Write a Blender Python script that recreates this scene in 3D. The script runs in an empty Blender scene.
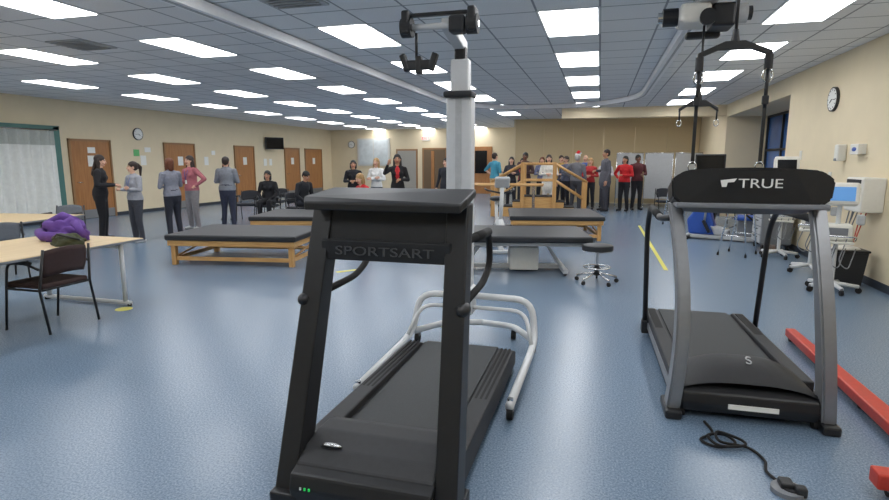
import bpy, bmesh, math, random
import numpy as np
from mathutils import Vector, Matrix, Euler
random.seed(4)
SC=bpy.context.scene
COL=SC.collection
try:
    SC.view_settings.view_transform='Standard'
    SC.view_settings.look='None'
except Exception: pass

# ---------------------------------------------------------------- materials
def lin(c):
    return tuple(((x/255)/12.92 if x/255<=0.04045 else ((x/255+0.055)/1.055)**2.4) for x in c)
_m={}
def mat(name,col,rough=0.5,metal=0.0,noise=0.06,scale=30,emit=0,spec=None,bump=0):
    if name in _m: return _m[name]
    m=bpy.data.materials.new(name); m.use_nodes=True
    nt=m.node_tree; b=nt.nodes['Principled BSDF']
    c=lin(col)
    b.inputs['Roughness'].default_value=rough; b.inputs['Metallic'].default_value=metal
    if spec is not None: b.inputs['Specular IOR Level'].default_value=spec
    if emit:
        b.inputs['Base Color'].default_value=(*c,1)
        b.inputs['Emission Color'].default_value=(*c,1); b.inputs['Emission Strength'].default_value=emit
    elif noise:
        tc=nt.nodes.new('ShaderNodeTexCoord'); n=nt.nodes.new('ShaderNodeTexNoise'); n.inputs['Scale'].default_value=scale
        n.inputs['Detail'].default_value=3
        r=nt.nodes.new('ShaderNodeValToRGB')
        r.color_ramp.elements[0].position=.3; r.color_ramp.elements[1].position=.7
        r.color_ramp.elements[0].color=(*[x*(1-noise) for x in c],1); r.color_ramp.elements[1].color=(*[min(1,x*(1+noise)) for x in c],1)
        nt.links.new(tc.outputs['Object'],n.inputs['Vector']); nt.links.new(n.outputs['Fac'],r.inputs['Fac'])
        nt.links.new(r.outputs['Color'],b.inputs['Base Color'])
        if bump:
            bp=nt.nodes.new('ShaderNodeBump'); bp.inputs['Strength'].default_value=bump; bp.inputs['Distance'].default_value=.01
            nt.links.new(n.outputs['Fac'],bp.inputs['Height']); nt.links.new(bp.outputs['Normal'],b.inputs['Normal'])
    else: b.inputs['Base Color'].default_value=(*c,1)
    _m[name]=m; return m

def wood(name,c1,c2,axis='X',scale=6):
    if name in _m: return _m[name]
    m=bpy.data.materials.new(name); m.use_nodes=True; nt=m.node_tree; b=nt.nodes['Principled BSDF']
    tc=nt.nodes.new('ShaderNodeTexCoord'); mp=nt.nodes.new('ShaderNodeMapping')
    s={'X':(.6,8,8),'Y':(8,.6,8),'Z':(8,8,.6)}[axis]; mp.inputs['Scale'].default_value=s
    n=nt.nodes.new('ShaderNodeTexNoise'); n.inputs['Scale'].default_value=scale; n.inputs['Detail'].default_value=5
    r=nt.nodes.new('ShaderNodeValToRGB'); r.color_ramp.elements[0].color=(*lin(c1),1); r.color_ramp.elements[1].color=(*lin(c2),1)
    r.color_ramp.elements[0].position=.3; r.color_ramp.elements[1].position=.7
    nt.links.new(tc.outputs['Object'],mp.inputs[0]); nt.links.new(mp.outputs[0],n.inputs['Vector']); nt.links.new(n.outputs['Fac'],r.inputs['Fac'])
    nt.links.new(r.outputs['Color'],b.inputs['Base Color']); b.inputs['Roughness'].default_value=.4
    _m[name]=m; return m

# floor : speckled blue-grey sheet vinyl
def floor_mat():
    m=bpy.data.materials.new('vinyl_floor'); m.use_nodes=True; nt=m.node_tree; b=nt.nodes['Principled BSDF']
    tc=nt.nodes.new('ShaderNodeTexCoord')
    n=nt.nodes.new('ShaderNodeTexNoise'); n.inputs['Scale'].default_value=85; n.inputs['Detail'].default_value=4; n.inputs['Roughness'].default_value=.8
    r=nt.nodes.new('ShaderNodeValToRGB'); e=r.color_ramp.elements
    e[0].position=.36; e[0].color=(*lin((82,102,124)),1); e[1].position=.66; e[1].color=(*lin((136,154,172)),1)
    x=e.new(.5); x.color=(*lin((107,127,149)),1)
    nt.links.new(tc.outputs['Object'],n.inputs['Vector'])
    nt.links.new(n.outputs['Fac'],r.inputs['Fac']); nt.links.new(r.outputs['Color'],b.inputs['Base Color'])
    b.inputs['Roughness'].default_value=.27
    b.inputs['Specular IOR Level'].default_value=.7
    return m
# ceiling : lay-in tiles with a pale metal grid
TX,TY=.6625,.61; OX,OY=-.4-TX/2,6.95-TY
def ceil_mat():
    m=bpy.data.materials.new('acoustic_ceiling'); m.use_nodes=True; nt=m.node_tree; b=nt.nodes['Principled BSDF']
    tc=nt.nodes.new('ShaderNodeTexCoord'); sp=nt.nodes.new('ShaderNodeSeparateXYZ'); nt.links.new(tc.outputs['Object'],sp.inputs[0])
    def M(op,a,bv=None,c=None):
        n=nt.nodes.new('ShaderNodeMath'); n.operation=op
        for i,v in enumerate((a,bv,c)):
            if v is None: continue
            if isinstance(v,(int,float)): n.inputs[i].default_value=v
            else: nt.links.new(v,n.inputs[i])
        return n.outputs[0]
    def line(o,off,sz):
        fr=M('FRACT',M('DIVIDE',M('SUBTRACT',o,off),sz))
        d=M('MINIMUM',fr,M('SUBTRACT',1.0,fr))
        return M('LESS_THAN',d,.012/sz)
    l=M('MAXIMUM',line(sp.outputs[0],OX,TX),line(sp.outputs[1],OY,TY))
    n=nt.nodes.new('ShaderNodeTexNoise'); n.inputs['Scale'].default_value=60; nt.links.new(tc.outputs['Object'],n.inputs['Vector'])
    r=nt.nodes.new('ShaderNodeValToRGB'); r.color_ramp.elements[0].color=(*lin((220,221,222)),1); r.color_ramp.elements[1].color=(*lin((242,242,242)),1)
    nt.links.new(n.outputs['Fac'],r.inputs['Fac'])
    mx=nt.nodes.new('ShaderNodeMixRGB'); nt.links.new(l,mx.inputs[0]); nt.links.new(r.outputs[0],mx.inputs[1]); mx.inputs[2].default_value=(*lin((150,153,156)),1)
    nt.links.new(mx.outputs[0],b.inputs['Base Color']); b.inputs['Roughness'].default_value=.9
    return m

WALL=mat('cream_wall_paint',(226,211,180),.8,noise=.02,scale=3)
TAN=mat('tan_partition_fabric',(208,188,150),.85,noise=.05,scale=40)
BLACK=mat('black_powder_coat',(26,27,30),.42,noise=.1)
BLACK2=mat('black_matte_plastic',(38,39,42),.6,noise=.1)
BELT=mat('treadmill_belt_rubber',(62,64,66),.75,noise=.12,scale=150)
RUB=mat('black_rubber',(18,18,19),.8)
VINYL=mat('black_vinyl_pad',(34,36,40),.5,noise=.05)
SILV=mat('silver_painted_steel',(142,144,147),.4,metal=.5,noise=.03)
CHR=mat('chrome',(210,212,214),.15,metal=1,noise=.01)
WHT=mat('white_enamel',(208,210,211),.35,noise=.02)
WPL=mat('white_plastic',(222,220,212),.5,noise=.02)
GREY=mat('grey_plastic',(120,123,128),.5)
LGREY=mat('light_grey_plastic',(178,180,182),.5)
RED=mat('red_enamel',(186,56,40),.4,noise=.08)
OAK=wood('honey_oak',(190,142,84),(214,172,110),'X')
OAKZ=wood('honey_oak_posts',(186,138,80),(210,164,104),'Z')
DOORW=wood('door_veneer',(156,104,58),(178,124,74),'Z',4)
TABW=wood('maple_laminate',(206,178,134),(220,196,154),'Y',3)
BLUE=mat('blue_plastic',(40,80,165),.4)
SCREEN=mat('screen_glass',(14,16,20),.12,noise=0)
SCRB=mat('lit_screen_blue',(70,130,190),.3,emit=.4)
PAPER=mat('paper_white',(236,236,232),.8,noise=.01)
GPAPER=mat('paper_green',(110,190,120),.8)
TEAL=mat('teal_frame_paint',(72,118,112),.45)
YEL=mat('yellow_tape',(206,200,84),.6)
DARK=mat('dark_baseboard',(46,52,62),.6)
BURG=mat('brown_fabric',(60,42,40),.8)
GLOW=mat('light_panel_diffuser',(253,254,255),.5,emit=9.5)
GREENLED=mat('green_led',(40,200,90),.4,emit=.5)
REDLED=mat('exit_red',(230,30,20),.4,emit=1.5)

# ---------------------------------------------------------------- builder
class B:
    def __init__(s,name,loc=(0,0,0),rot=0):
        s.name=name; s.loc=loc; s.rot=rot; s.bm=bmesh.new(); s.mats=[]
    def mi(s,m):
        if m not in s.mats: s.mats.append(m)
        return s.mats.index(m)
    def add(s,t,m,smooth=False,M=None):
        i=s.mi(m)
        for f in t.faces: f.material_index=i; f.smooth=smooth
        if M is not None: bmesh.ops.transform(t,matrix=M,verts=t.verts)
        me=bpy.data.meshes.new('t'); t.to_mesh(me); t.free(); s.bm.from_mesh(me); bpy.data.meshes.remove(me)
    def box(s,c,size,m,rot=(0,0,0),bev=0,seg=2):
        t=bmesh.new(); bmesh.ops.create_cube(t,size=1)
        bmesh.ops.scale(t,vec=size,verts=t.verts)
        if bev: bmesh.ops.bevel(t,geom=t.edges[:],offset=min(bev,min(size)*.45),segments=seg,affect='EDGES',profile=.5)
        s.add(t,m,False,Matrix.Translation(c)@Euler(rot).to_matrix().to_4x4())
    def bx(s,x0,x1,y0,y1,z0,z1,m,bev=0):
        s.box(((x0+x1)/2,(y0+y1)/2,(z0+z1)/2),(abs(x1-x0),abs(y1-y0),abs(z1-z0)),m,bev=bev)
    def prism(s,pts,vec,m,bev=0):
        t=bmesh.new(); vs=[t.verts.new(p) for p in pts]; f=t.faces.new(vs)
        r=bmesh.ops.extrude_face_region(t,geom=[f]); nv=[g for g in r['geom'] if isinstance(g,bmesh.types.BMVert)]
        bmesh.ops.translate(t,vec=vec,verts=nv); bmesh.ops.recalc_face_normals(t,faces=t.faces)
        if bev: bmesh.ops.bevel(t,geom=t.edges[:],offset=bev,segments=2,affect='EDGES',profile=.5)
        s.add(t,m)
    def tube(s,pts,r,m,seg=10,fil=0,closed=False,flat=1):
        pts=[Vector(p) for p in pts]
        if fil and len(pts)>2:
            q=[pts[0]]
            for i in range(1,len(pts)-1):
                a,b,c=pts[i-1],pts[i],pts[i+1]
                d1=(a-b);d2=(c-b); k=min(fil,d1.length*.49,d2.length*.49)
                p1=b+d1.normalized()*k; p2=b+d2.normalized()*k
                for j in range(6):
                    u=j/5; q.append(p1*(1-u)**2+b*2*u*(1-u)+p2*u*u)
            q.append(pts[-1]); pts=q
        rs=r if isinstance(r,(list,tuple)) else [r]*len(pts)
        t=bmesh.new(); rings=[]; prev=None; n=len(pts)
        for i,p in enumerate(pts):
            if closed: d=pts[(i+1)%n]-pts[i-1]
            else: d=pts[min(i+1,n-1)]-pts[max(i-1,0)]
            if d.length<1e-9: d=Vector((0,0,1))
            d.normalize()
            if prev is None:
                up=Vector((0,0,1)) if abs(d.z)<.9 else Vector((0,1,0))
                a=d.cross(up).normalized()
            else:
                a=(prev-d*prev.dot(d))
                a=a.normalized() if a.length>1e-6 else d.orthogonal().normalized()
            b=d.cross(a); prev=a
            rings.append([t.verts.new(p+(a*math.cos(2*math.pi*k/seg)+b*math.sin(2*math.pi*k/seg)*flat)*rs[i]) for k in range(seg)])
        R=range(n if closed else n-1)
        for i in R:
            A=rings[i];Bq=rings[(i+1)%n]
            for k in range(seg): t.faces.new((A[k],A[(k+1)%seg],Bq[(k+1)%seg],Bq[k]))
        if not closed: t.faces.new(rings[0][::-1]); t.faces.new(rings[-1])
        bmesh.ops.recalc_face_normals(t,faces=t.faces)
        s.add(t,m,True)
    def cyl(s,p0,p1,r,m,r1=None,seg=20):
        p0=Vector(p0);p1=Vector(p1); L=(p1-p0).length
        t=bmesh.new(); bmesh.ops.create_cone(t,cap_ends=True,segments=seg,radius1=r,radius2=r if r1 is None else r1,depth=L)
        q=Vector((0,0,1)).rotation_difference((p1-p0).normalized())
        i=s.mi(m)
        M=Matrix.Translation((p0+p1)/2)@q.to_matrix().to_4x4()
        s.add(t,m,False,M)
    def ell(s,c,r,m,rot=(0,0,0),sub=3):
        t=bmesh.new(); bmesh.ops.create_icosphere(t,subdivisions=sub,radius=1)
        s.add(t,m,True,Matrix.Translation(c)@Euler(rot).to_matrix().to_4x4()@Matrix.Diagonal((*([r]*3 if isinstance(r,(int,float)) else r),1)))
    def text(s,txt,size,M,m,ext=.002):
        cu=bpy.data.curves.new('t','FONT'); cu.body=txt; cu.size=size; cu.extrude=ext; cu.align_x='CENTER'; cu.align_y='CENTER'
        o=bpy.data.objects.new('t',cu); COL.objects.link(o); bpy.context.view_layer.update()
        me=bpy.data.meshes.new_from_object(o.evaluated_get(bpy.context.evaluated_depsgraph_get()))
        t=bmesh.new(); t.from_mesh(me); bpy.data.objects.remove(o); bpy.data.meshes.remove(me)
        s.add(t,m,False,M)
    def done(s):
        me=bpy.data.meshes.new(s.name); s.bm.to_mesh(me); s.bm.free()
        for m in s.mats: me.materials.append(m)
        o=bpy.data.objects.new(s.name,me); o.location=s.loc; o.rotation_euler=(0,0,s.rot); COL.objects.link(o); return o
R90=math.pi/2
FACE_S=Matrix.Rotation(R90,4,'X')            # text facing -Y
# ---------------------------------------------------------------- room shell
XL,XR,YB,HC=-13.8,3.45,27.0,3.2
o=B('floor'); o.bx(XL-.1,XR+1.2,-3.1,YB+.1,-.1,0,floor_mat()); o.done()
o=B('ceiling'); o.bx(XL-.1,XR+.1,-3.1,YB+.1,HC,HC+.1,ceil_mat()); o.done()
o=B('wall_left'); o.bx(XL-.12,XL,-3,YB,0,HC,WALL); o.done()
o=B('wall_back'); o.bx(XL,XR,YB,YB+.12,0,HC,WALL); o.done()
o=B('wall_front'); o.bx(XL,XR,-3.1,-3,0,HC,WALL); o.done()
RY0,RY1,RX,RZ=12.2,17.7,4.5,2.85
o=B('wall_right')
o.bx(XR,XR+.12,-3,RY0,0,HC,WALL); o.bx(XR,XR+.12,RY1,YB,0,HC,WALL); o.bx(XR,XR+.12,RY0,RY1,RZ,HC,WALL)
o.bx(XR+.12,RX+.1,RY0-.1,RY0,0,RZ,WALL); o.bx(XR+.12,RX+.1,RY1,RY1+.1,0,RZ,WALL); o.bx(XR+.12,RX+.1,RY0,RY1,RZ,RZ+.1,WALL)
o.bx(RX,RX+.1,RY0,RY1,0,.85,WALL); o.done()
o=B('window_1')
GL=mat('window_glass_dusk',(70,110,172),.08,noise=.25,scale=.8)
o.bx(RX+.03,RX+.05,RY0,RY1,.85,RZ,GL)
for i in range(5):
    y=RY0+.03+(RY1-RY0-.06)*i/4; o.bx(RX-.02,RX+.04,y-.03,y+.03,.85,RZ,BLACK2)
for z in (.87,1.9,RZ-.03): o.bx(RX-.02,RX+.04,RY0,RY1,z-.03,z+.03,BLACK2)
o.bx(RX-.16,RX+.02,RY0,RY1,.80,.85,LGREY)
o.done()
o=B('baseboard_right'); o.bx(XR-.015,XR,-3,RY0,0,.1,DARK); o.bx(XR-.015,XR,RY1,YB,0,.1,DARK); o.done()
o=B('baseboard_left'); o.bx(XL,XL+.015,-3,YB,0,.1,DARK); o.done()
o=B('baseboard_back'); o.bx(XL,-3.3,YB-.015,YB,0,.1,DARK); o.done()
# folding partition and soffit
o=B('folding_partition')
for i in range(6):
    x0=-3.25+i*6.7/6; o.bx(x0+.006,x0+6.7/6-.006,22,22.1,0.02,2.86,TAN)
o.bx(-3.25,XR,21.97,22.13,2.86,3.2,TAN); o.bx(-3.3,-3.24,21.97,YB,0,3.2,WALL); o.done()
o=B('trim_1'); o.bx(-1.2,XR,17.8,18.2,2.9,3.2,WALL); o.done()
# doors on left wall
fr=mat('door_frame_tan',(150,112,74),.5)
for i,(a,b) in enumerate([(11.75,13.1),(15.15,16.6),(18.8,20.1),(22.4,23.7),(24.2,25.9)]):
    o=B('door_%d'%(i+1))
    o.bx(XL+.002,XL+.05,a,a+.06,0,2.2,fr); o.bx(XL+.002,XL+.05,b-.06,b,0,2.2,fr); o.bx(XL+.002,XL+.05,a,b,2.14,2.2,fr)
    o.bx(XL+.002,XL+.03,a+.06,b-.06,0.01,2.14,DOORW)
    o.bx(XL+.03,XL+.035,a+.06,b-.06,.01,.25,SILV)
    o.cyl((XL+.03,a+.16,1.02),(XL+.09,a+.16,1.02),.015,CHR); o.tube([(XL+.09,a+.16,1.02),(XL+.09,a+.28,1.02)],.011,CHR)
    o.bx(XL+.03,XL+.034,(a+b)/2-.12,(a+b)/2+.12,1.45,1.75,PAPER)
    if i==0: o.bx(XL+.03,XL+.034,(a+b)/2-.1,(a+b)/2+.14,1.82,1.98,PAPER)
    o.done()
# notices between doors
o=B('wall_notices')
for y,z,w,h,m in [(14.3,1.62,.22,.3,PAPER),(14.05,1.85,.22,.2,GPAPER),(14.5,1.95,.25,.15,PAPER),(17.2,1.6,.22,.3,PAPER),(17.6,1.9,.2,.15,PAPER),(20.9,1.55,.22,.3,PAPER),(21.3,1.55,.2,.28,PAPER)]:
    o.bx(XL,XL+.006,y-w/2,y+w/2,z-h/2,z+h/2,m)
o.done()
def clock(loc,axis):
    o=B('wall_clock',loc,0); d=.04
    n=Vector(axis); P=lambda k:(n*k)
    o.cyl(P(0),P(d),.185,BLACK2,seg=40); o.cyl(P(d-.005),P(d+.003),.165,PAPER,seg=40)
    side=Vector((0,1,0)) if abs(n.x)>.5 else Vector((1,0,0)); up=Vector((0,0,1))
    for k in range(12):
        a=k*math.pi/6; q=side*math.sin(a)+up*math.cos(a)
        o.tube([P(d+.004)+q*.13,P(d+.004)+q*.152],.005,BLACK2,6)
    for a,L,r in [(2.2,.085,.007),(4.6,.125,.005)]:
        q=side*math.sin(a)+up*math.cos(a); o.tube([P(d+.006),P(d+.006)+q*L],r,BLACK,6)
    o.done()
clock((XR,10.04,2.54),(-1,0,0)); clock((XL,14.15,2.42),(1,0,0)); clock((-12.6,YB,2.45),(0,-1,0))
# TV on left wall
o=B('wall_television',(XL,21.2,2.35)); o.tube([(0,0,.0),(.25,0,.0)],.03,BLACK); o.box((.3,0,0),(.06,.85,.5),BLACK,rot=(0,0,-.5),bev=.01); o.box((.335,-.01,0),(.006,.78,.43),SCREEN,rot=(0,0,-.5)); o.done()
# teal frame + curtain
o=B('trim_2'); o.bx(XL,XL+.14,11.28,11.45,0,2.48,TEAL); o.bx(XL,XL+.14,7.6,11.45,2.4,2.5,TEAL); o.bx(XL,XL+.14,7.6,7.75,0,2.48,TEAL); o.done()
CUR=mat('pale_grey_curtain',(230,231,226),.85,noise=.05,scale=12)
NET=mat('curtain_mesh_band',(182,186,180),.85,noise=.2,scale=90)
def pleat(o,y0,y1,z0,z1,x,m):
    t=bmesh.new(); n=int((y1-y0)/.02); A=[]
    for i in range(n+1):
        y=y0+(y1-y0)*i/n; dx=.06*math.sin(i*.02*2*math.pi/.26)+.012*math.sin(i*.31)
        A.append((t.verts.new((x+dx*1.15,y,z0)),t.verts.new((x+dx*.8,y,z1))))
    for i in range(n): t.faces.new((A[i][0],A[i+1][0],A[i+1][1],A[i][1]))
    o.add(t,m,True)
o=B('privacy_curtain'); pleat(o,7.8,11.2,.2,2.0,XL+.24,CUR); pleat(o,7.8,11.2,2.0,2.36,XL+.24,NET); o.tube([(XL+.24,7.7,2.385),(XL+.24,11.3,2.385)],.014,CHR); o.done()
# back wall openings
o=B('window_2'); wf=mat('white_window_frame',(210,210,205),.5)
o.bx(-12.25,-10.45,YB-.06,YB,1.35,2.75,wf); o.bx(-12.15,-11.38,YB-.08,YB-.05,1.42,2.68,mat('office_blind',(205,212,214),.5,noise=.1,scale=4)); o.bx(-11.32,-10.55,YB-.08,YB-.05,1.42,2.68,mat('office_blind',(1,1,1))); o.done()
o=B('door_6'); o.bx(-10.1,-8.95,YB-.05,YB-.002,0,2.2,fr); o.bx(-10.02,-9.03,YB-.07,YB-.05,.01,2.12,mat('grey_door',(158,154,146),.5)); o.done()
o=B('door_7'); o.bx(-8.7,-7.4,YB-.05,YB-.002,0,2.25,fr); o.bx(-8.6,-7.5,YB-.07,YB-.05,.01,2.17,mat('dim_corridor',(112,92,70),.8)); o.bx(-8.2,-8.05,YB-.12,YB-.07,.01,2.1,DOORW); o.done()
o=B('door_8'); o.bx(-6.2,-5.1,YB-.06,YB-.002,0,2.3,DOORW); o.bx(-5.95,-5.35,YB-.08,YB-.06,1.0,2.1,SCREEN); o.done()
o=B('exit_sign',(-8.5,YB-.05,2.72)); o.box((0,0,0),(.42,.05,.22),WPL,bev=.01); o.text('EXIT',.19,Matrix.Translation((0,-.03,0))@FACE_S,REDLED); o.done()
# ---------------------------------------------------------------- ceiling fittings
o=B('ceiling_light_panels')
for cx in (2.08,-.4,-3.05,-5.7,-8.35,-11.0):
    for k in range(-3,9):
        cy=6.95+2.44*k
        if abs(cy-22)<.7 and cx>-3.3: continue
        if cx>-1.3 and abs(cy-18)<.85: cy+=.95
        w=.305; 
        o.bx(cx-w-.03,cx+w+.03,cy-.64,cy+.64,HC-.008,HC-.001,WHT); o.bx(cx-w,cx+w,cy-.61,cy+.61,HC-.014,HC-.006,GLOW)
o.done()
def vent(x,y):
    o=B('ceiling_air_vent',(x,y,HC)); o.box((0,0,-.01),(.6,.6,.02),LGREY,bev=.004)
    for k in range(7): o.box((0,-.24+k*.08,-.025),(.5,.045,.008),LGREY,rot=(.3,0,0))
    o.done()
vent(-3.05,5.15); vent(-7.0,6.35)
o=B('ceiling_support_track')
path=[(-3.95,-2.9,3.13),(-3.95,14.5,3.13),(-3.0,16.3,3.13),(-.3,16.3,3.13),(.92,14.5,3.13),(.92,-2.9,3.13)]
# curved flat rail
def rail(o,path,w,h,m,fil):
    pts=[Vector(p) for p in path]; q=[pts[0]]
    for i in range(1,len(pts)-1):
        a,b,c=pts[i-1],pts[i],pts[i+1]; d1=a-b;d2=c-b;k=min(fil,d1.length*.49,d2.length*.49)
        for j in range(7):
            u=j/6; q.append((b+d1.normalized()*k)*(1-u)**2+b*2*u*(1-u)+(b+d2.normalized()*k)*u*u)
    q.append(pts[-1]); t=bmesh.new(); R=[]
    for i,p in enumerate(q):
        d=(q[min(i+1,len(q)-1)]-q[max(i-1,0)]).normalized(); n=Vector((-d.y,d.x,0))
        R.append([t.verts.new(p+n*a+Vector((0,0,b))) for a,b in ((-w/2,-h/2),(w/2,-h/2),(w/2,h/2),(-w/2,h/2))])
    for i in range(len(R)-1):
        for k in range(4): t.faces.new((R[i][k],R[i][(k+1)%4],R[i+1][(k+1)%4],R[i+1][k]))
    t.faces.new(R[0]);t.faces.new(R[-1]); bmesh.ops.recalc_face_normals(t,faces=t.faces); o.add(t,m)
TRK=mat('track_white_aluminium',(240,240,241),.4,noise=.02)
rail(o,path,.14,.11,TRK,1.2); rail(o,[(a,b,c-.058) for a,b,c in path],.03,.012,LGREY,1.2); o.done()

def trolley(x,y,drop_z,w,name='overhead_support_trolley'):
    o=B(name,(x,y,0)); z=3.07
    o.box((0,0,z-.05),(.16,.5,.09),LGREY,bev=.02)
    o.box((-.1,0,z-.17),(.26,.36,.17),WPL,bev=.04,seg=3); o.box((.14,.02,z-.19),(.2,.3,.2),BLACK,bev=.03,seg=3)
    o.cyl((-.36,0,z-.17),(-.23,0,z-.17),.08,BLACK); o.cyl((-.4,0,z-.17),(-.36,0,z-.17),.05,CHR)
    o.cyl((.24,0,z-.17),(.34,0,z-.17),.085,LGREY); o.cyl((.34,0,z-.17),(.38,0,z-.17),.06,BLACK)
    o.cyl((0,-.2,z-.22),(0,-.16,z-.22),.07,BLACK); o.box((.02,.2,z-.3),(.3,.1,.06),BLACK2,bev=.02)
    zb=drop_z
    o.tube([(0,-.0,z-.2),(0,0,zb+.1)],.011,BLACK,8)
    o.cyl((0,0,zb+.05),(0,0,zb+.13),.028,BLACK2,r1=.016)
    o.prism([(-w,-.02,zb-.05),(-w,-.02,zb-.015),(-.06,-.02,zb+.055),(.06,-.02,zb+.055),(w,-.02,zb-.015),(w,-.02,zb-.05),(.1,-.02,zb+.0),(-.1,-.02,zb+.0)],(0,.04,0),BLACK,bev=.004)
    return o,zb
o,zb=trolley(.83,4.2,2.33,.225)
for sx in (-.21,.21):
    o.cyl((sx,0,zb-.13),(sx,0,zb-.04),.026,BLACK2); o.tube([(sx,0,zb-.1),(sx,0,1.95)],.012,BLACK,8); 
    o.tube([(sx+.03*math.cos(a),0,zb-.17+.045*math.sin(a)) for a in [k*math.pi/6 for k in range(12)]],.007,CHR,6,closed=True)
    o.box((sx,0,1.78),(.022,.008,.4),BLACK); o.box((sx,0,2.0),(.04,.03,.06),BLACK2,bev=.008); o.tube([(sx+.025*math.cos(a),0,1.56+.035*math.sin(a)) for a in [k*math.pi/6 for k in range(12)]],.006,CHR,6,closed=True)
o.done()
o,zb=trolley(.86,5.7,2.1,.17)
for sx in (-.16,.16): o.tube([(sx,0,zb-.03),(sx,0,zb-.12)],.008,BLACK,6); o.tube([(sx+.02*math.cos(a),0,zb-.15+.03*math.sin(a)) for a in [k*math.pi/6 for k in range(12)]],.005,CHR,6,closed=True)
o.done()

# ---------------------------------------------------------------- treadmill 1 (dark, angular)
o=B('treadmill',(-.985,2.15,0),0)
for sx in (-1,1):
    x0=sx*.45; x1=sx*.345
    o.prism([(x0,-.05,.02),(x0,.11,.02),(x0+sx*-.05,.47,1.40),(x0+sx*-.05,.36,1.40)],(x1-x0,0,0),BLACK,bev=.008)
    o.bx(min(sx*.455,sx*.31),max(sx*.455,sx*.31),-.08,.2,0.0,.06,BLACK,bev=.01)
    # side rails of deck
    o.prism([(sx*.42,.12,.05),(sx*.42,1.92,.05),(sx*.42,1.92,.15),(sx*.42,1.8,.195),(sx*.42,.12,.215)],(-sx*.11,0,0),BLACK2,bev=.01)
    for k in range(3): o.bx(min(sx*(.325+.03*k),sx*(.34+.03*k)),max(sx*(.325+.03*k),sx*(.34+.03*k)),.5,1.8,.19,.206,RUB)
    # handrail loop
    x=sx*.385
    o.tube([(x,.40,1.22),(x,.95,1.20),(x,1.0,1.0),(x,.80,.93),(x,.22,.92)],.019,RUB,12,fil=.09)
    o.tube([(x,.6,1.212),(x,.93,1.2)],.025,RUB,12)
    o.ell((x+sx*.02,.25,.92),(.035,.06,.035),BLACK)
    o.bx(min(sx*.40,sx*.30),max(sx*.40,sx*.30),1.8,1.96,.0,.13,BLACK,bev=.015)
o.bx(-.31,.31,.3,1.9,.06,.165,BLACK2); o.bx(-.285,.285,.33,1.9,.165,.176,BELT)
o.cyl((-.285,1.88,.125),(.285,1.88,.125),.052,BELT,seg=20)
# motor hood: long sloping cover with rounded nose
o.prism([(-.34,y,z) for y,z in [(-.02,.05),(-.04,.12),(-.02,.19),(.06,.235),(.2,.262),(.32,.258),(.40,.23),(.43,.17),(.43,.05)]],(.68,0,0),BLACK2,bev=.012)
o.prism([(-.345,y,z) for y,z in [(-.07,.02),(-.09,.1),(-.07,.165),(.0,.19),(.0,.02)]],(.69,0,0),BLACK,bev=.012)
o.ell((-.2,.08,.243),(.055,.035,.012),CHR,rot=(-.6,0,0)); o.ell((-.2,.078,.249),(.043,.025,.011),LGREY,rot=(-.6,0,0))
for k in range(3): o.box((-.28+.022*k,-.09,.11),(.008,.006,.012),GREENLED if k else WHT)
o.bx(-.1,.25,-.088,-.082,.06,.07,GREY)
# console
o.prism([(-.385,.23,1.405),(-.405,.27,1.435),(-.385,.55,1.462),(.395,.55,1.462),(.415,.27,1.435),(.395,.23,1.405)],(0,0,-.04),BLACK,bev=.008)
o.prism([(-.345,.36,1.375),(-.345,.5,1.40),(-.345,.46,1.12),(-.345,.38,1.10),(-.345,.30,1.12)],(.69,0,0),BLACK2,bev=.012)
o.prism([(-.335,.315,1.22),(-.335,.33,1.115),(.335,.33,1.115),(.335,.315,1.22)],(0,-.03,0),BLACK2,bev=.008)
o.text('SPORTSART',.062,Matrix.Translation((0,.2815,1.165))@Matrix.Rotation(R90-.1,4,'X')@Matrix.Diagonal((1.55,1,1,1)),mat('embossed_grey',(66,68,72),.5))
o.done()

# ---------------------------------------------------------------- body weight support frame
o=B('body_weight_support_frame',(-.99,4.45,0),0)
for sx in (-1,1):
    o.tube([(sx*.515,-1.25,.1),(sx*.53,-.25,.11),(sx*.53,.0,.15),(sx*.49,.05,.45),(0,.05,.46)],.028,WHT,14,fil=.14)
    o.tube([(sx*.53,-.2,.12),(sx*.45,-.02,.37),(0,.0,.37)],.017,WHT,12,fil=.12)
    o.tube([(sx*.52,.0,.12),(sx*.3,.35,.12),(0,.4,.12)],.028,WHT,12,fil=.1)
    for y in (-1.22,.05):
        o.cyl((sx*.515,y,.09),(sx*.515,y,.14),.018,CHR); o.cyl((sx*.515-.018,y,.045),(sx*.515+.018,y,.045),.045,RUB); o.box((sx*.515,y,.08),(.05,.05,.05),GREY,bev=.01)
    o.cyl((sx*.3-.018,.36,.045),(sx*.3+.018,.36,.045),.045,RUB)
MST=mat('mast_silver_paint',(204,206,208),.45,metal=0,noise=.02)
mx=-.13
o.box((mx,.06,.42),(.26,.2,.25),WHT,bev=.03); o.box((mx,.06,.25),(.14,.14,.3),MST,bev=.02)
o.box((mx,.06,1.32),(.215,.15,1.6),MST,bev=.02); o.box((mx,-.018,1.32),(.05,.006,1.56),LGREY)
o.box((mx,.06,2.24),(.15,.11,.34),MST,bev=.015); o.box((mx,.06,2.44),(.09,.1,.14),BLACK,bev=.015)
o.box((mx,.03,2.13),(.235,.19,.05),BLACK2,bev=.015)
o.prism([(mx-.05,.14,2.46),(mx-.05,.12,2.56),(mx-.05,-.36,2.64),(mx-.05,-.37,2.56)],(.09,0,0),MST,bev=.01)
cxx=-.19
o.tube([(cxx-.24,-.36,2.58),(cxx+.24,-.36,2.58)],.024,MST,12); o.box((cxx,-.36,2.665),(.5,.045,.025),BLACK,bev=.005)
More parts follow.
